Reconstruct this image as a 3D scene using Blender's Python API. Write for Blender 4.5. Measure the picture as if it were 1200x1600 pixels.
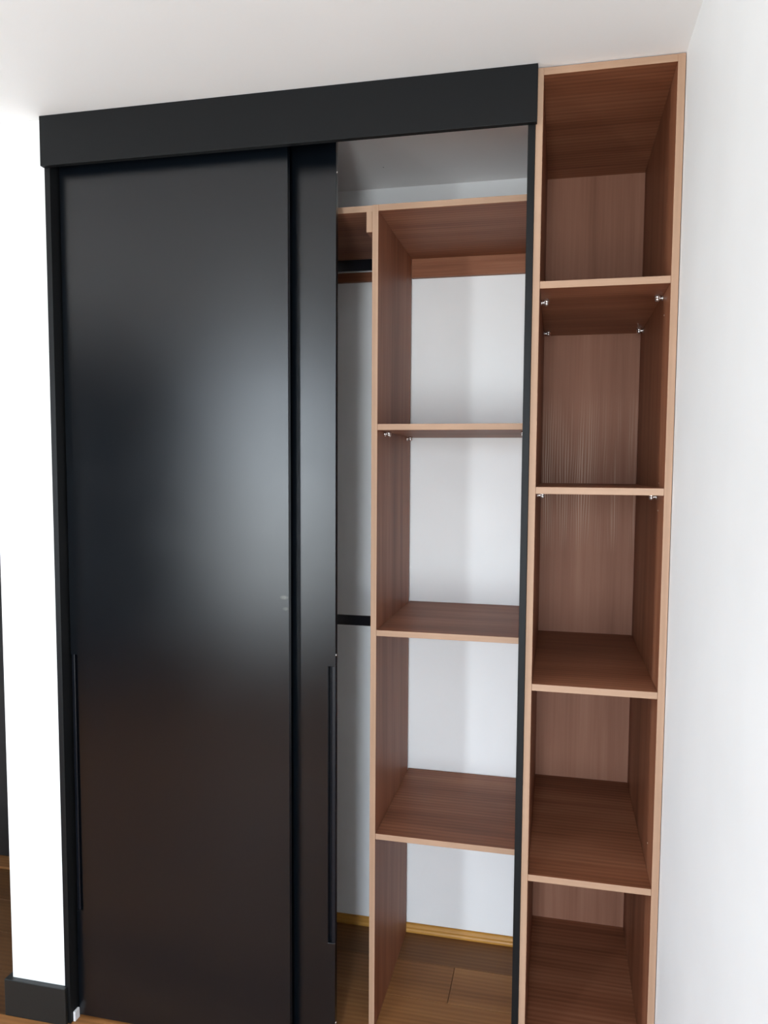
import bpy, bmesh, math, random
from mathutils import Matrix, Vector
for o in list(bpy.data.objects):
    bpy.data.objects.remove(o, do_unlink=True)
S = bpy.context.scene
COL = S.collection
random.seed(4)

# ------------------------------------------------------------------ camera
H = 2.749
cam_d = bpy.data.cameras.new('camera')
cam = bpy.data.objects.new('camera', cam_d)
COL.objects.link(cam)
yaw, pitch, roll = 0.2056, -0.0677, 0.0081
fw = Vector((-math.sin(yaw)*math.cos(pitch), math.cos(yaw)*math.cos(pitch), math.sin(pitch)))
rt = Vector((math.cos(yaw), math.sin(yaw), 0))
up = rt.cross(fw)
r2 = math.cos(roll)*rt + math.sin(roll)*up
u2 = -math.sin(roll)*rt + math.cos(roll)*up
M = Matrix((r2, u2, -fw)).transposed().to_4x4()
M.translation = Vector((-0.2799, -1.8859, 1.744))
cam.matrix_world = M
cam_d.sensor_fit = 'VERTICAL'
cam_d.sensor_height = 24.0
cam_d.lens = 1120.34*24.0/1600.0
cam_d.shift_x = -36.41/1600.0
cam_d.shift_y = 10.58/1600.0
cam_d.clip_start = 0.02
S.camera = cam

# ------------------------------------------------------------------ world, light, exposure
W = bpy.data.worlds.new('daylight')
S.world = W
W.use_nodes = True
wt = W.node_tree
bg = wt.nodes['Background']
SKY, GROUND = (0.84, 0.95, 1.06), (0.77, 0.83, 0.86)
tc = wt.nodes.new('ShaderNodeTexCoord')
sx = wt.nodes.new('ShaderNodeSeparateXYZ')
wt.links.new(tc.outputs['Generated'], sx.inputs[0])
cr = wt.nodes.new('ShaderNodeValToRGB')
mr = wt.nodes.new('ShaderNodeMapRange')
mr.inputs['From Min'].default_value = -0.04
mr.inputs['From Max'].default_value = 0.04
wt.links.new(sx.outputs['Z'], mr.inputs['Value'])
wt.links.new(mr.outputs[0], cr.inputs['Fac'])
cr.color_ramp.elements[0].color = (*GROUND, 1)
cr.color_ramp.elements[1].color = (*SKY, 1)
wt.links.new(cr.outputs['Color'], bg.inputs[0])
bg.inputs[1].default_value = 32.5

# daylight portals: each window is an opening in a wall out of view, (x, y, z ranges) on the wall behind the camera and on the far side wall
WY, XF = -3.9, -4.2
REAR = [(-2.78, -2.36, 0.50, 2.62), (-0.68, -0.06, 0.10, 2.45)]  # first follows from the door sheen; second is added to light the niche
SIDE = [(-1.80, -1.12, 0.75, 2.35)]  # added opening, placed and sized to light the right wall
for k, (a, b, c, d) in enumerate(REAR+SIDE):
    ld = bpy.data.lights.new('window_portal', 'AREA')
    ld.shape = 'RECTANGLE'
    ld.size, ld.size_y = b-a, d-c
    ld.cycles.is_portal = True
    lo = bpy.data.objects.new('window_portal', ld)
    if k < len(REAR):
        lo.location = ((a+b)/2, WY-0.19, (c+d)/2)
        lo.rotation_euler = Vector((0, -1, 0)).to_track_quat('Z', 'Y').to_euler()
    else:
        lo.location = (XF-0.09, (a+b)/2, (c+d)/2)
        lo.rotation_euler = Vector((-1, 0, 0)).to_track_quat('Z', 'Y').to_euler()
    COL.objects.link(lo)

S.view_settings.view_transform = 'Standard'
S.view_settings.look = 'None'
S.view_settings.gamma = 1.0
S.view_settings.use_curve_mapping = False
S.view_settings.exposure = 0.0

# ------------------------------------------------------------------ materials
def new_mat(name):
    m = bpy.data.materials.new(name)
    m.use_nodes = True
    nt = m.node_tree
    return m, nt, nt.nodes['Principled BSDF']

def noise(nt, scale, vec, detail=4, rough=0.5):
    n = nt.nodes.new('ShaderNodeTexNoise')
    n.inputs['Scale'].default_value = scale
    n.inputs['Detail'].default_value = detail
    n.inputs['Roughness'].default_value = rough
    nt.links.new(vec, n.inputs['Vector'])
    return n.outputs['Fac']

def coords(nt, scale=(1, 1, 1), shuffle=False):
    t = nt.nodes.new('ShaderNodeTexCoord')
    mp = nt.nodes.new('ShaderNodeMapping')
    mp.inputs['Scale'].default_value = scale
    if shuffle:
        oi = nt.nodes.new('ShaderNodeObjectInfo')
        va = nt.nodes.new('ShaderNodeVectorMath')
        va.operation = 'MULTIPLY_ADD'
        va.inputs[1].default_value = (1, 1, 1)
        mu = math_node(nt, 'MULTIPLY', oi.outputs['Random'], 17.0)
        nt.links.new(t.outputs['Object'], va.inputs[0])
        nt.links.new(mu, va.inputs[2])
        nt.links.new(va.outputs[0], mp.inputs['Vector'])
    else:
        nt.links.new(t.outputs['Object'], mp.inputs['Vector'])
    return mp.outputs['Vector'], t

def ramp(nt, fac, stops):
    r = nt.nodes.new('ShaderNodeValToRGB')
    while len(r.color_ramp.elements) < len(stops):
        r.color_ramp.elements.new(0.5)
    for e, (p, c) in zip(r.color_ramp.elements, stops):
        e.position = p
        e.color = (*c, 1)
    nt.links.new(fac, r.inputs['Fac'])
    return r.outputs['Color']

def math_node(nt, op, a, b=None, c=None):
    n = nt.nodes.new('ShaderNodeMath')
    n.operation = op
    for i, v in enumerate((a, b, c)):
        if v is None: continue
        if isinstance(v, (int, float)): n.inputs[i].default_value = v
        else: nt.links.new(v, n.inputs[i])
    return n.outputs[0]

def mixc(nt, fac, a, b):
    n = nt.nodes.new('ShaderNodeMix')
    n.data_type = 'RGBA'
    if isinstance(fac, (int, float)): n.inputs['Factor'].default_value = fac
    else: nt.links.new(fac, n.inputs['Factor'])
    for key, v in (('A', a), ('B', b)):
        s = [x for x in n.inputs if x.name == key and x.type == 'RGBA'][0]
        if isinstance(v, tuple): s.default_value = (*v, 1)
        else: nt.links.new(v, s)
    return [x for x in n.outputs if x.type == 'RGBA'][0]

def bump(nt, bs, h, strength, dist):
    b = nt.nodes.new('ShaderNodeBump')
    b.inputs['Strength'].default_value = strength
    b.inputs['Distance'].default_value = dist
    nt.links.new(h, b.inputs['Height'])
    nt.links.new(b.outputs['Normal'], bs.inputs['Normal'])

def paint(name, col, var=0.02, rough=0.6, scale=3.0):
    m, nt, bs = new_mat(name)
    v, _ = coords(nt)
    f = noise(nt, scale, v, 3)
    c = ramp(nt, f, [(0.3, tuple(x*(1-var) for x in col)), (0.7, tuple(min(1, x*(1+var)) for x in col))])
    nt.links.new(c, bs.inputs['Base Color'])
    bs.inputs['Roughness'].default_value = rough
    g = noise(nt, 260, v, 2)
    bump(nt, bs, g, 0.08, 0.001)
    return m

def wood(name, grain, dark, mid, light, rough=0.5, fine=1.0, spec=0.25, coarse=1.0):
    """grain: 'x','y' or 'z', the direction the fibres run."""
    m, nt, bs = new_mat(name)
    k = {'x': (0.9, 12, 12), 'y': (12, 0.9, 12), 'z': (12, 12, 0.9)}[grain]
    v, t = coords(nt, k, True)
    vf, _ = coords(nt, tuple(q*8 if q > 5 else q*2.2 for q in k), True)
    big = noise(nt, 1.0/coarse, v, 4, 0.55)
    fin = noise(nt, 1.6, vf, 5, 0.65)
    # warped growth bands
    wv = nt.nodes.new('ShaderNodeTexWave')
    wv.wave_type = 'BANDS'
    wv.bands_direction = {'x': 'Y', 'y': 'X', 'z': 'X'}[grain]
    wv.inputs['Scale'].default_value = 1.4
    wv.inputs['Distortion'].default_value = 5.0
    wv.inputs['Detail'].default_value = 3
    wv.inputs['Detail Scale'].default_value = 0.7
    nt.links.new(v, wv.inputs['Vector'])
    a = math_node(nt, 'MULTIPLY', big, 0.66)
    b = math_node(nt, 'MULTIPLY_ADD', fin, 0.30*fine, math_node(nt, 'ADD', a, 0.15*(1-fine)))
    c = math_node(nt, 'MULTIPLY_ADD', wv.outputs['Fac'], 0.10, b)
    col = ramp(nt, c, [(0.36, dark), (0.52, mid), (0.68, light)])
    nt.links.new(col, bs.inputs['Base Color'])
    bs.inputs['Roughness'].default_value = rough
    bs.inputs['Specular IOR Level'].default_value = spec
    bump(nt, bs, fin, 0.12, 0.0006)
    return m

D, MI, L = (0.160, 0.055, 0.025), (0.240, 0.089, 0.043), (0.330, 0.139, 0.074)
wood_x = wood('walnut_laminate_across', 'x', D, MI, L)
wood_z = wood('walnut_laminate_upright', 'z', D, MI, L)
E1, E2, E3 = (0.34, 0.205, 0.130), (0.385, 0.238, 0.155), (0.43, 0.275, 0.185)
edge_x = wood('walnut_edge_band_across', 'x', E1, E2, E3, rough=0.5)
edge_z = wood('walnut_edge_band_upright', 'z', E1, E2, E3, rough=0.5)

def back_wood():
    m, nt, bs = new_mat('walnut_back_panel')
    v, _ = coords(nt, (9, 9, 0.7))
    vf, t = coords(nt, (120, 120, 2.2))
    big = noise(nt, 1.0, v, 4)
    fin = noise(nt, 1.0, vf, 4, 0.6)
    # cathedral grain: narrow pale lines that wander, widen and fade, strongest about z = 1.7
    warp = noise(nt, 1.0, _map(nt, (14, 14, 1.6)), 3)
    sp = nt.nodes.new('ShaderNodeSeparateXYZ')
    nt.links.new(t.outputs['Object'], sp.inputs[0])
    ph = math_node(nt, 'MULTIPLY_ADD', warp, 26.0, math_node(nt, 'MULTIPLY', sp.outputs['X'], 760.0))
    ln = math_node(nt, 'MULTIPLY_ADD', math_node(nt, 'SINE', ph), 0.5, 0.5)
    ln = math_node(nt, 'POWER', ln, 1.6)
    dz = math_node(nt, 'ABSOLUTE', math_node(nt, 'SUBTRACT', sp.outputs['Z'], 1.74))
    mask = math_node(nt, 'MAXIMUM', math_node(nt, 'SUBTRACT', 1.0, math_node(nt, 'MULTIPLY', dz, 3.6)), 0.0)
    patch = noise(nt, 1.0, _map(nt, (34, 34, 1.5)), 2)
    patch = math_node(nt, 'MAXIMUM', math_node(nt, 'MULTIPLY_ADD', patch, 4.0, -1.45), 0.0)
    mask = math_node(nt, 'MINIMUM', math_node(nt, 'MULTIPLY', mask, patch), 1.0)
    ln = math_node(nt, 'MULTIPLY', math_node(nt, 'MULTIPLY', ln, mask), 0.75)
    a = math_node(nt, 'MULTIPLY', big, 0.72)
    b = math_node(nt, 'MULTIPLY_ADD', fin, 0.26, a)
    col = ramp(nt, b, [(0.32, (0.205, 0.086, 0.050)), (0.5, (0.28, 0.125, 0.077)), (0.68, (0.35, 0.170, 0.108))])
    col = mixc(nt, ln, col, (0.70, 0.50, 0.38))
    nt.links.new(col, bs.inputs['Base Color'])
    bs.inputs['Roughness'].default_value = 0.6
    bs.inputs['Specular IOR Level'].default_value = 0.25
    bump(nt, bs, fin, 0.1, 0.0005)
    return m
def _map(nt, sc):
    return coords(nt, sc)[0]
wood_back = back_wood()

def black(name, base=(0.0028, 0.0040, 0.0058), rough=0.262, marks=None, spec=0.5, lacquer=None):
    m, nt, bs = new_mat(name)
    v, t = coords(nt)
    g = noise(nt, 900, v, 2, 0.6)
    soft = noise(nt, 5, v, 3)
    rr = nt.nodes.new('ShaderNodeMapRange')
    rr.inputs['To Min'].default_value = rough-0.025
    rr.inputs['To Max'].default_value = rough+0.025
    nt.links.new(soft, rr.inputs['Value'])
    nt.links.new(rr.outputs[0], bs.inputs['Roughness'])
    bs.inputs['Specular IOR Level'].default_value = spec
    bump(nt, bs, g, 0.012, 0.0002)
    col = None
    if marks:
        sp = nt.nodes.new('ShaderNodeSeparateXYZ')
        nt.links.new(t.outputs['Object'], sp.inputs[0])
        col = base
        for kind, cx, cz, r, w, c, amt in marks:
            dx = math_node(nt, 'SUBTRACT', sp.outputs['X'], cx)
            dz = math_node(nt, 'SUBTRACT', sp.outputs['Z'], cz)
            if kind == 'arc':      # lower-left quarter of a thin circle: a scratch
                d = math_node(nt, 'SQRT', math_node(nt, 'ADD', math_node(nt, 'MULTIPLY', dx, dx), math_node(nt, 'MULTIPLY', dz, dz)))
                e = math_node(nt, 'ABSOLUTE', math_node(nt, 'SUBTRACT', d, r))
                k = math_node(nt, 'LESS_THAN', e, w)
                k = math_node(nt, 'MULTIPLY', k, math_node(nt, 'LESS_THAN', dx, 0.002))
                k = math_node(nt, 'MULTIPLY', k, math_node(nt, 'LESS_THAN', dz, 0.012))
            else:                  # soft rubbed smudge
                q = math_node(nt, 'ADD', math_node(nt, 'POWER', math_node(nt, 'DIVIDE', dx, r), 2.0), math_node(nt, 'POWER', math_node(nt, 'DIVIDE', dz, w), 2.0))
                k = math_node(nt, 'MAXIMUM', math_node(nt, 'SUBTRACT', 1.0, q), 0.0)
                k = math_node(nt, 'MULTIPLY', k, noise(nt, 160, v, 3))
            col = mixc(nt, math_node(nt, 'MULTIPLY', k, amt), col, c)
            if kind == 'arc':
                inv = math_node(nt, 'SUBTRACT', 1.0, math_node(nt, 'MULTIPLY', k, amt))
                nt.links.new(math_node(nt, 'MULTIPLY', inv, spec), bs.inputs['Specular IOR Level'])
    if lacquer:      # matt lacquer: a soft reflection that falls off quickly (Beckmann) over a black body
        df = nt.nodes.new('ShaderNodeBsdfDiffuse')
        gl = nt.nodes.new('ShaderNodeBsdfAnisotropic')
        gl.distribution = 'BECKMANN'
        gl.inputs['Roughness'].default_value = lacquer
        gl.inputs['Color'].default_value = (1, 1, 1, 1)
        fr_ = nt.nodes.new('ShaderNodeFresnel')
        fr_.inputs['IOR'].default_value = 1.56
        mx = nt.nodes.new('ShaderNodeMixShader')
        if isinstance(col, tuple) or col is None: df.inputs['Color'].default_value = (*(col or base), 1)
        else: nt.links.new(col, df.inputs['Color'])
        rg = math_node(nt, 'MULTIPLY_ADD', soft, 0.04, lacquer-0.02)
        nt.links.new(rg, gl.inputs['Roughness'])
        nt.links.new(fr_.outputs[0], mx.inputs[0])
        nt.links.new(df.outputs[0], mx.inputs[1])
        nt.links.new(gl.outputs[0], mx.inputs[2])
        out = [n for n in nt.nodes if n.type == 'OUTPUT_MATERIAL'][0]
        nt.links.new(mx.outputs[0], out.inputs['Surface'])
        nt.nodes.remove(bs)
        return m
    if col is None: bs.inputs['Base Color'].default_value = (*base, 1)
    else: nt.links.new(col, bs.inputs['Base Color'])
    return m

mk_white = paint('white_wall_paint', (0.87, 0.87, 0.865))
mk_backlit = paint('wall_backlit_shade', (0.20, 0.20, 0.205))  # unseen walls, darkened in colour to stand for their backlit shade
mk_ceil = paint('white_ceiling_paint', (0.88, 0.87, 0.86), scale=1.2)
blk_front = black('black_lacquer_front_door', lacquer=0.285, marks=[('smudge', -1.037, 1.378, 0.014, 0.007, (0.35, 0.33, 0.28), 0.35), ('smudge', -1.033, 1.345, 0.010, 0.006, (0.35, 0.33, 0.28), 0.25)])
blk_rear = black('black_lacquer_rear_door', lacquer=0.285, marks=[('arc', -0.936, 1.582, 0.0455, 0.0007, (0.004, 0.004, 0.005), 0.55), ('smudge', -0.980, 1.590, 0.006, 0.005, (0.0, 0.0, 0.0), 0.6)])
blk_trim = black('black_trim_board', base=(0.006, 0.0065, 0.007), rough=0.48, spec=0.17)
blk_rod = black('black_rod', base=(0.004, 0.004, 0.006), rough=0.35)
blk_handle = black('black_handle_profile', base=(0.004, 0.005, 0.008), rough=0.34, spec=0.3)
blk_base = black('black_baseboard_paint', base=(0.006, 0.008, 0.008), rough=0.45)
blk_door = black('black_hall_door', base=(0.008, 0.007, 0.007), rough=0.5)

def metal():
    m, nt, bs = new_mat('nickel')
    v, _ = coords(nt)
    nt.links.new(ramp(nt, noise(nt, 300, v), [(0.3, (0.62, 0.58, 0.56)), (0.7, (0.82, 0.78, 0.76))]), bs.inputs['Base Color'])
    bs.inputs['Metallic'].default_value = 0.9
    bs.inputs['Roughness'].default_value = 0.25
    return m
nickel = metal()
def plastic(name, c):
    m, nt, bs = new_mat(name)
    v, _ = coords(nt)
    nt.links.new(ramp(nt, noise(nt, 60, v), [(0.3, tuple(x*.95 for x in c)), (0.7, c)]), bs.inputs['Base Color'])
    bs.inputs['Roughness'].default_value = 0.4
    return m
white_pl = plastic('white_plastic', (0.75, 0.75, 0.76))
hole_m = plastic('screw_hole_dark', (0.05, 0.04, 0.04))
pin_m = plastic('pin_sleeve', (0.42, 0.30, 0.24))
glassframe = plastic('white_window_frame', (0.8, 0.8, 0.8))
gold = wood('golden_oak_moulding', 'x', (0.34, 0.155, 0.028), (0.47, 0.225, 0.042), (0.58, 0.30, 0.070), rough=0.35)

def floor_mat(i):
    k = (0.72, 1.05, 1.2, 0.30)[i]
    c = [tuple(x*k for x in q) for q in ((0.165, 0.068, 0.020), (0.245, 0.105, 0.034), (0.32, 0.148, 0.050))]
    return wood('oak_plank_%s' % ('dark', 'medium', 'pale', 'darkest')[i], 'x', *c, rough=0.48, fine=0.45, coarse=1.7)
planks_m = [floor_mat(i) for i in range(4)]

# ------------------------------------------------------------------ mesh helpers
def mesh_obj(name, bm, mats, parent=None, loc=(0, 0, 0), bevel=0.0, seg=2):
    bmesh.ops.recalc_face_normals(bm, faces=bm.faces)
    me = bpy.data.meshes.new(name)
    bm.to_mesh(me)
    bm.free()
    for m in (mats if isinstance(mats, (list, tuple)) else [mats]):
        me.materials.append(m)
    o = bpy.data.objects.new(name, me)
    COL.objects.link(o)
    o.location = loc
    if parent: o.parent = parent
    if bevel:
        b = o.modifiers.new('bevel', 'BEVEL')
        b.width = bevel
        b.segments = seg
        b.limit_method = 'ANGLE'
    return o

def add_box(bm, x0, x1, y0, y1, z0, z1, front=None):
    vs = [bm.verts.new(p) for p in ((x0,y0,z0),(x1,y0,z0),(x1,y1,z0),(x0,y1,z0),(x0,y0,z1),(x1,y0,z1),(x1,y1,z1),(x0,y1,z1))]
    fs = [bm.faces.new([vs[i] for i in f]) for f in ((0,3,2,1),(4,5,6,7),(0,1,5,4),(1,2,6,5),(2,3,7,6),(3,0,4,7))]
    if front is not None: fs[2].material_index = front
    return fs

def box(name, x0, x1, y0, y1, z0, z1, mats, parent=None, bevel=0.0, front=None):
    bm = bmesh.new()
    add_box(bm, x0, x1, y0, y1, z0, z1, front)
    return mesh_obj(name, bm, mats, parent, bevel=bevel)

def prism(name, poly, axis, a, b, mats, parent=None, bevel=0.0, seg=2):
    """poly: 2-D outline; axis 'x': poly is (y,z); 'y': poly is (x,z); 'z': poly is (x,y)."""
    bm = bmesh.new()
    f = {'x': lambda p, t: (t, p[0], p[1]), 'y': lambda p, t: (p[0], t, p[1]), 'z': lambda p, t: (p[0], p[1], t)}[axis]
    A = [bm.verts.new(f(p, a)) for p in poly]
    B = [bm.verts.new(f(p, b)) for p in poly]
    bm.faces.new(A)
    bm.faces.new(B[::-1])
    n = len(poly)
    for i in range(n):
        bm.faces.new((A[i], A[(i+1) % n], B[(i+1) % n], B[i]))
    return mesh_obj(name, bm, mats, parent, bevel=bevel, seg=seg)

def empty(name, label, cat, loc=(0, 0, 0), group=None):
    o = bpy.data.objects.new(name, None)
    o.empty_display_size = 0.1
    COL.objects.link(o)
    o.location = loc
    o['label'] = label
    o['category'] = cat
    o['kind'] = 'thing'
    if group: o['group'] = group
    return o

def struct(o):
    o['kind'] = 'structure'
    return o

def sbox(name, *a, **k):
    return struct(box(name, *a, **k))

def wall_with_holes(name, axis, a0, a1, t0, t1, holes, mat):
    """a wall along 'x' or 'y' from a0 to a1, thickness t0..t1, with openings (a, b, z0, z1) in order."""
    bm = bmesh.new()
    def b(p, q, z0, z1):
        if q-p > 1e-4 and z1-z0 > 1e-4:
            if axis == 'x': add_box(bm, p, q, t0, t1, z0, z1)
            else: add_box(bm, t0, t1, p, q, z0, z1)
    cur = a0
    for p, q, z0, z1 in holes:
        b(cur, p, 0, H); b(p, q, 0, z0); b(p, q, z1, H)
        cur = q
    b(cur, a1, 0, H)
    return struct(mesh_obj(name, bm, mat))

# ------------------------------------------------------------------ room shell
T = 0.018
YB = 0.680                      # face of the niche's back wall
XL, XO = -1.7575, -1.9495       # left end of the niche, end of the wall stub
ceil = sbox('ceiling', XF-0.1, 0.1, WY-0.2, 1.6, H, H+0.1, mk_ceil)
bm = bmesh.new()
bmesh.ops.create_circle(bm, cap_ends=True, segments=12, radius=0.0022, matrix=Matrix.Translation((-0.869, 0.503, H-0.0006)))
mesh_obj('screw_hole', bm, hole_m, ceil)
sbox('wall_right', 0.0015, 0.1, WY-0.2, 1.0, 0, H, mk_white)
sbox('wall_back', XL-0.02, 0.0, YB, YB+0.1, 0, H, mk_white)
# the short white wall beside the wardrobe; it is as deep as the niche and ends at the hall
sbox('wall_left', XO, XL, 0.0, 1.4, 0, H, mk_white, bevel=0.003)
# the recess beyond it
HX = -2.95
sbox('wall_recess_side', HX-0.1, HX, 0.1005, 1.4, 0, H, mk_white)
wall_with_holes('wall_recess', 'x', HX, XO, 0.79, 0.89, [(-2.83, -2.0, 0.0, 2.12)], mk_white)
sbox('wall_front', XF, HX, 0.0, 0.1, 0, H, mk_white)
wall_with_holes('wall_far_side', 'y', WY-0.2, 1.0, XF-0.1, XF, SIDE, mk_backlit)
wall_with_holes('wall_window_side', 'x', XF, 0.0, WY-0.2, WY, REAR, mk_backlit)

# unseen windows behind or beside the camera; all but the first added for light
for k, (a, b, c, d) in enumerate(REAR+SIDE):
    wf = struct(bpy.data.objects.new('window_%d' % (k+1), None))
    COL.objects.link(wf)
    for (p, q, z0, z1) in ((a, b, c, c+0.05), (a, b, d-0.05, d), (a, a+0.05, c+0.05, d-0.05), (b-0.05, b, c+0.05, d-0.05)):
        if k < len(REAR): box('window_frame', p, q, WY-0.10, WY-0.04, z0, z1, glassframe, wf, bevel=0.004)
        else: box('window_frame', XF-0.08, XF-0.02, p, q, z0, z1, glassframe, wf, bevel=0.004)

# black door closing the recess
dr = struct(bpy.data.objects.new('door_1', None)); COL.objects.link(dr)
box('door_leaf', -2.79, -2.04, 0.775, 0.815, 0.012, 2.08, blk_door, dr, bevel=0.002)
for (a, b, c, d) in ((-2.87, -2.79, 0, 2.16), (-2.04, XO-0.0005, 0, 2.16), (-2.79, -2.04, 2.08, 2.16)):
    box('door_frame', a, b, 0.760, 0.83, c, d, blk_door, dr, bevel=0.002)
box('door_sill', -2.79, -2.04, 0.70, 0.83, 0.0, 0.010, planks_m[0], dr, bevel=0.002)
bm = bmesh.new()
bmesh.ops.create_cone(bm, cap_ends=True, segments=20, radius1=0.025, radius2=0.025, depth=0.01, matrix=Matrix.Translation((-2.12, 0.770, 1.02)) @ Matrix.Rotation(math.pi/2, 4, 'X'))
bmesh.ops.create_cone(bm, cap_ends=True, segments=16, radius1=0.009, radius2=0.009, depth=0.05, matrix=Matrix.Translation((-2.12, 0.745, 1.02)) @ Matrix.Rotation(math.pi/2, 4, 'X'))
bmesh.ops.create_cone(bm, cap_ends=True, segments=16, radius1=0.009, radius2=0.008, depth=0.13, matrix=Matrix.Translation((-2.17, 0.722, 1.02)) @ Matrix.Rotation(math.pi/2, 4, 'Y'))
mesh_obj('door_handle', bm, nickel, dr)

# baseboards
def skirting(name, poly, z1=0.12):
    return struct(prism(name, poly, 'z', 0.0, z1, blk_base, bevel=0.003))
q = 0.017
skirting('baseboard_left', [(XO-q, -q), (XL+0.010, -q), (XL+0.010, -0.0045), (XL-0.0005, -0.0045), (XL-0.0005, -0.0006), (XO-0.0006, -0.0006), (XO-0.0006, 0.755), (XO-q, 0.755)])
skirting('baseboard_front', [(XF+0.0005, -q), (HX-0.001, -q), (HX-0.001, -0.0006), (XF+0.0005, -0.0006)])
skirting('baseboard_far_side', [(XF+0.0006, WY+q), (XF+q, WY+q), (XF+q, -q-0.001), (XF+0.0006, -q-0.001)])
skirting('baseboard_window_side', [(XF+0.0006, WY+0.0006), (-0.02, WY+0.0006), (-0.02, WY+q), (XF+0.0006, WY+q)])
skirting('baseboard_right', [(-q, WY+0.0006), (0.0, WY+0.0006), (0.0, -0.06), (-q, -0.06)])
# quarter-round oak moulding at the foot of the niche's back wall
prof = [(YB-0.0006, 0.0005), (YB-0.019, 0.0005), (YB-0.019, 0.008), (YB-0.0165, 0.0145), (YB-0.012, 0.0165), (YB-0.0105, 0.0195), (YB-0.0085, 0.0265), (YB-0.004, 0.030), (YB-0.0006, 0.030)]
struct(prism('baseboard_back', prof, 'x', XL+0.001, -0.354, gold, bevel=0.0008, seg=1))

# floor: every board in view is a part, the rest of the room one sheet of joined boards
fl = sbox('floor', XF-0.1, 0.1, WY-0.2, 1.6, -0.06, -0.014, planks_m[0])
PW = 0.175
cache = {}
rest = bmesh.new()
rows = range(-24, 10)
for r in rows:
    y0 = 0.160 + PW*(r-0)
    y1 = y0 + PW
    if y0 > 1.5 or y1 < WY-0.2: continue
    if abs(y0-0.335) < 0.01: xs = -0.596
    else: xs = -0.596 + random.uniform(0.25, 0.95)
    ln = 1.30
    x = xs
    while x < 0.1: x += ln
    while x > XF-0.1:
        xa = x-ln
        seen = (y1 > -0.6 and y0 < 0.83 and x > -3.1)
        if seen:
            pieces = [(xa, x, None)]
            if y0 > -0.03 and xa < -1.85:       # recess boards get the darkest plank tone
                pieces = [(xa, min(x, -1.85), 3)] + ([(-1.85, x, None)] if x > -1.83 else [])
            for pa, pb, forced in pieces:
                g = 0.0008
                L0 = pb-pa
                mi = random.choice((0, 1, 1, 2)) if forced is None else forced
                if forced is None and abs(y0-0.510) < 0.01: mi = 0
                if forced is None and abs(y0-0.335) < 0.01: mi = 1
                key = (mi, round(L0, 3))
                if key not in cache:
                    bm = bmesh.new()
                    add_box(bm, -L0/2+g, L0/2-g, -PW/2+g, PW/2-g, -0.013, 0.0)
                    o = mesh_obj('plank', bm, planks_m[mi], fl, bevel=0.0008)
                    cache[key] = o.data
                else:
                    o = bpy.data.objects.new('plank', cache[key])
                    COL.objects.link(o)
                    o.parent = fl
                    b = o.modifiers.new('bevel', 'BEVEL'); b.width = 0.0008; b.segments = 2
                o.location = ((pb+pa)/2, (y0+y1)/2, 0)
        else:
            g = 0.0005
            add_box(rest, xa+g, x-g, y0+g, y1-g, -0.013, 0.0)
        x = xa
o = mesh_obj('floor_boards', rest, planks_m[1], fl)
o['kind'] = 'stuff'

# ------------------------------------------------------------------ tall narrow shelf unit at the right wall
RX0, RX1, RD = -0.3526, 0.0, 0.674
un = empty('shelf_unit', 'tall narrow walnut shelf unit with back panel, against the right wall', 'shelf unit', (RX0/2, 0, 0))
def local(o, par):
    o.location = -Vector(par.location)
    return o
def part(par, *a, **k):
    return local(box(*a, parent=par, **k), par)
# side panels run full height; the pieces between them butt against them
part(un, 'side_panel', RX0, RX0+T, 0, RD, 0.0, H-0.002, [wood_z, edge_z], front=1, bevel=0.0007)
sp_r = part(un, 'side_panel', RX1-T, RX1, 0, RD, 0.0, H-0.002, [wood_z, edge_z], front=1, bevel=0.0007)
part(un, 'top_panel', RX0+T, RX1-T, 0.0003, RD, H-0.002-T, H-0.002, [wood_x, edge_x], front=1, bevel=0.0007)
part(un, 'bottom_panel', RX0+T, RX1-T, 0.0003, RD, 0.1355-T, 0.1355, [wood_x, edge_x], front=1, bevel=0.0007)
part(un, 'plinth', RX0+T, RX1-T, 0.03, 0.046, 0.0, 0.1355-T, [wood_x], bevel=0.0007)
part(un, 'back_panel', RX0+T, RX1-T, RD-0.018, RD-0.002, 0.1355, H-0.002-T, wood_back)

def support(shelf, x, y, z, side):
    """nickel shelf support: a pin into the side panel (side -1 left, +1 right) with a round cup under the shelf."""
    bm = bmesh.new()
    r = 0.0082
    bmesh.ops.create_cone(bm, cap_ends=True, segments=20, radius1=r*0.75, radius2=r, depth=0.010, matrix=Matrix.Translation((x, y, z-0.005)))
    bmesh.ops.create_uvsphere(bm, u_segments=20, v_segments=10, radius=r*0.82, matrix=Matrix.Translation((x, y, z-0.010)))
    bmesh.ops.create_cone(bm, cap_ends=True, segments=16, radius1=0.0038, radius2=0.0038, depth=0.016, matrix=Matrix.Translation((x+side*0.007, y, z-0.0075)) @ Matrix.Rotation(math.pi/2, 4, 'Y'))
    bmesh.ops.create_cone(bm, cap_ends=True, segments=20, radius1=0.0070, radius2=0.0070, depth=0.003, matrix=Matrix.Translation((x+side*0.0125, y, z-0.0075)) @ Matrix.Rotation(math.pi/2, 4, 'Y'))
    o = mesh_obj('shelf_support', bm, nickel, shelf)
    for p in o.data.polygons: p.use_smooth = True
    return o

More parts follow.
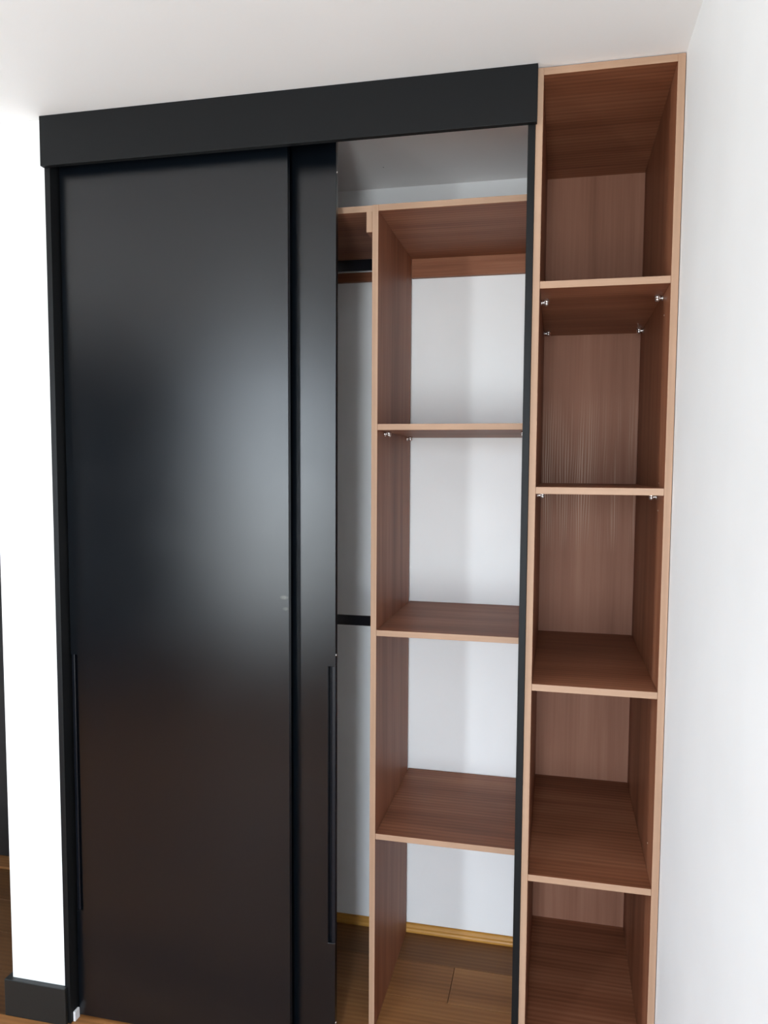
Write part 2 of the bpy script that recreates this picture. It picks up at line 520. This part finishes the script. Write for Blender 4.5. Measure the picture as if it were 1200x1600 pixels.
def shelf(par, x0, x1, y0, y1, ztop, pins=False):
    o = part(par, 'shelf', x0, x1, y0, y1, ztop-T, ztop, [wood_x, edge_x], front=1, bevel=0.0007)
    if pins:
        for sx, xx in ((-1, x0+0.0145), (1, x1-(0.0145 if par is un else 0.0095))):
            for yy in (y0+0.125 if par is un else y0+0.085, y1-0.085):
                support(o, xx, yy, ztop-T, sx)
    return o
for z, pins in ((2.2250, True), (1.7034, True), (1.1840, False), (0.6629, False)):
    shelf(un, RX0+T+0.0003, RX1-T-0.0003, 0.0006, RD-0.0185, z, pins)
for z in (2.150, 1.715, 1.643, 0.735):
    bm = bmesh.new()
    bmesh.ops.create_cone(bm, cap_ends=True, segments=12, radius1=0.0022, radius2=0.0022, depth=0.0008, matrix=Matrix.Translation((RX1-T-0.0003, 0.10, z)) @ Matrix.Rotation(math.pi/2, 4, 'Y'))
    mesh_obj('pin_hole', bm, pin_m, sp_r)

# ------------------------------------------------------------------ open shelf unit inside the wardrobe
CY, CX, CT = 0.1758, -0.8023, 2.5083
CD = YB-0.003
cu = empty('wardrobe_shelf_unit', 'walnut shelving without a back, inside the wardrobe right of the doors', 'shelf unit', ((CX+RX0)/2, CY, 0))
part(cu, 'side_panel', CX-T, CX, CY, CD-0.0195, 0.0, CT, [wood_z, edge_z], front=1, bevel=0.0007)
part(cu, 'side_panel', RX0-T-0.0005, RX0-0.0005, CY, CD-0.0195, 0.0, CT, [wood_z, edge_z], front=1, bevel=0.0007)
part(cu, 'top_panel', CX, RX0-T-0.0005, CY+0.0003, CD, CT-T, CT, [wood_x, edge_x], front=1, bevel=0.0007)
part(cu, 'back_rail', CX, RX0-T-0.0005, CD-T, CD, 2.4251, CT-T-0.0002, [wood_x, edge_x], bevel=0.0007)
for z, pins in ((1.879, True), (1.2643, False), (0.6327, False)):
    shelf(cu, CX+0.0003, RX0-T-0.0008, CY+0.0006, CD-0.001, z, pins)

# ------------------------------------------------------------------ hanging compartment to its left, mostly behind the doors
hu = empty('hanging_compartment', 'walnut hanging section with two black rods, behind the rear sliding door', 'wardrobe section', ((XL+CX)/2, CY, 0))
HXR = CX-T-0.0005
part(hu, 'top_panel', XL+0.02, HXR, CY+0.004, CD, CT-T, CT, [wood_x, edge_x], front=1, bevel=0.0007)
part(hu, 'side_panel', XL+0.0015, XL+0.0195, CY, CD, 0.0, CT, [wood_z, edge_z], front=1, bevel=0.0007)
part(hu, 'back_rail', XL+0.02, HXR, CD-T, CD, 2.4212, 2.4529, [wood_x, edge_x], bevel=0.0007)
part(hu, 'support_block', HXR-0.0175, HXR, CY+0.001, CD-0.03, 2.4315, CT-T-0.0003, [wood_z, edge_z], front=1, bevel=0.0007)
def rod(zc, yc, hh):
    bm = bmesh.new()
    n = 28
    pts = []
    for i in range(n):
        a = 2*math.pi*i/n
        pts.append((math.copysign(abs(math.cos(a))**0.6, math.cos(a))*0.008, math.copysign(abs(math.sin(a))**0.45, math.sin(a))*hh/2))
    A = [bm.verts.new((XL+0.022, yc+p[0], zc+p[1])) for p in pts]
    B = [bm.verts.new((HXR-0.003, yc+p[0], zc+p[1])) for p in pts]
    bm.faces.new(A); bm.faces.new(B[::-1])
    for i in range(n): bm.faces.new((A[i], A[(i+1) % n], B[(i+1) % n], B[i]))
    o = local(mesh_obj('hanging_rod', bm, blk_rod, hu), hu)
    for p in o.data.polygons: p.use_smooth = len(p.vertices) == 4
    for xa, xb in ((HXR-0.003, HXR), (XL+0.0195, XL+0.0225)):
        bm = bmesh.new()
        add_box(bm, xa, xb, yc-0.011, yc+0.011, zc-hh/2-0.0015, zc+hh/2+0.0015)
        mesh_obj('rod_bracket', bm, blk_rod, o, bevel=0.001)
rod(1.2373, 0.42, 0.034)
rod(2.409, 0.42, 0.036)

# ------------------------------------------------------------------ black frame of the sliding doors
fr = empty('wardrobe', 'black sliding-door wardrobe front with a deep fascia along the ceiling, left of the walnut shelves', 'wardrobe', ((XL+RX0)/2, 0, 0))
part(fr, 'fascia', XL, -0.3485, -0.0205, -0.0046, 2.6090, H-0.0006, blk_trim, bevel=0.0012)
part(fr, 'jamb', XL+0.0005, XL+0.0185, -0.0040, 0.135, 0.0, H-0.001, blk_trim, bevel=0.0008)
part(fr, 'jamb', -0.3710, -0.3532, -0.0040, 0.135, 0.0, H-0.001, blk_trim, bevel=0.0008)
part(fr, 'top_track', XL+0.019, -0.3715, 0.020, 0.105, H-0.030, H-0.001, nickel, bevel=0.0008)

# the two sliding doors: parts of the front, each with its pull and screws as sub-parts
def door(label, x0, x1, y0, mat, notch_side, nz0, nz1):
    """notch_side -1: handle in the left edge, +1: in the right edge."""
    z0, z1, nw = 0.006, H-0.034, 0.0225
    if notch_side > 0:
        poly = [(x0, z0), (x1, z0), (x1, nz0), (x1-nw, nz0), (x1-nw, nz1), (x1, nz1), (x1, z1), (x0, z1)]
        hx, s = x1, -1
    else:
        poly = [(x0, z0), (x1, z0), (x1, z1), (x0, z1), (x0, nz1), (x0+nw, nz1), (x0+nw, nz0), (x0, nz0)]
        hx, s = x0, 1
    d = local(prism('sliding_door', poly, 'y', y0, y0+T, mat, fr, bevel=0.0009), fr)
    d['label'] = label
    # J-shaped pull let into the notch: web at the back, raised lip at the door's edge
    w = [(hx+s*(nw-0.0003), y0+0.0175), (hx+s*(nw-0.0003), y0+0.0020), (hx+s*(nw-0.0012), y0+0.0020), (hx+s*(nw-0.0016), y0+0.0160),
         (hx+s*0.0125, y0+0.0160), (hx+s*0.0122, y0+0.0030), (hx+s*0.0100, y0+0.0014), (hx+s*0.0012, y0+0.0026), (hx, y0+0.0045), (hx, y0+0.0175)]
    prism('handle', w, 'z', nz0+0.0003, nz1-0.0003, blk_handle, d, bevel=0.0004, seg=1)
    return d
d1 = door('wide front door leaf', -1.7340, -1.0230, 0.030, blk_front, -1, 0.352, 1.171)
d2 = door('rear door leaf, a narrow strip of it in view', -1.6080, -0.8990, 0.078, blk_rear, 1, 0.332, 1.172)
for z in (2.570, 1.205, 0.0785):
    bm = bmesh.new()
    bmesh.ops.create_cone(bm, cap_ends=True, segments=16, radius1=0.0042, radius2=0.0036, depth=0.0016, matrix=Matrix.Translation((-0.8985, 0.0865, z)) @ Matrix.Rotation(math.pi/2, 4, 'Y'))
    mesh_obj('screw', bm, nickel, d2)
gd = local(prism('floor_guide', [(-1.7380, 0.006), (-1.7305, 0.006), (-1.7305, 0.0285), (-1.7380, 0.0285)], 'z', 0.0, 0.032, white_pl, fr, bevel=0.0012), fr)
gd['label'] = 'white plastic floor guide'
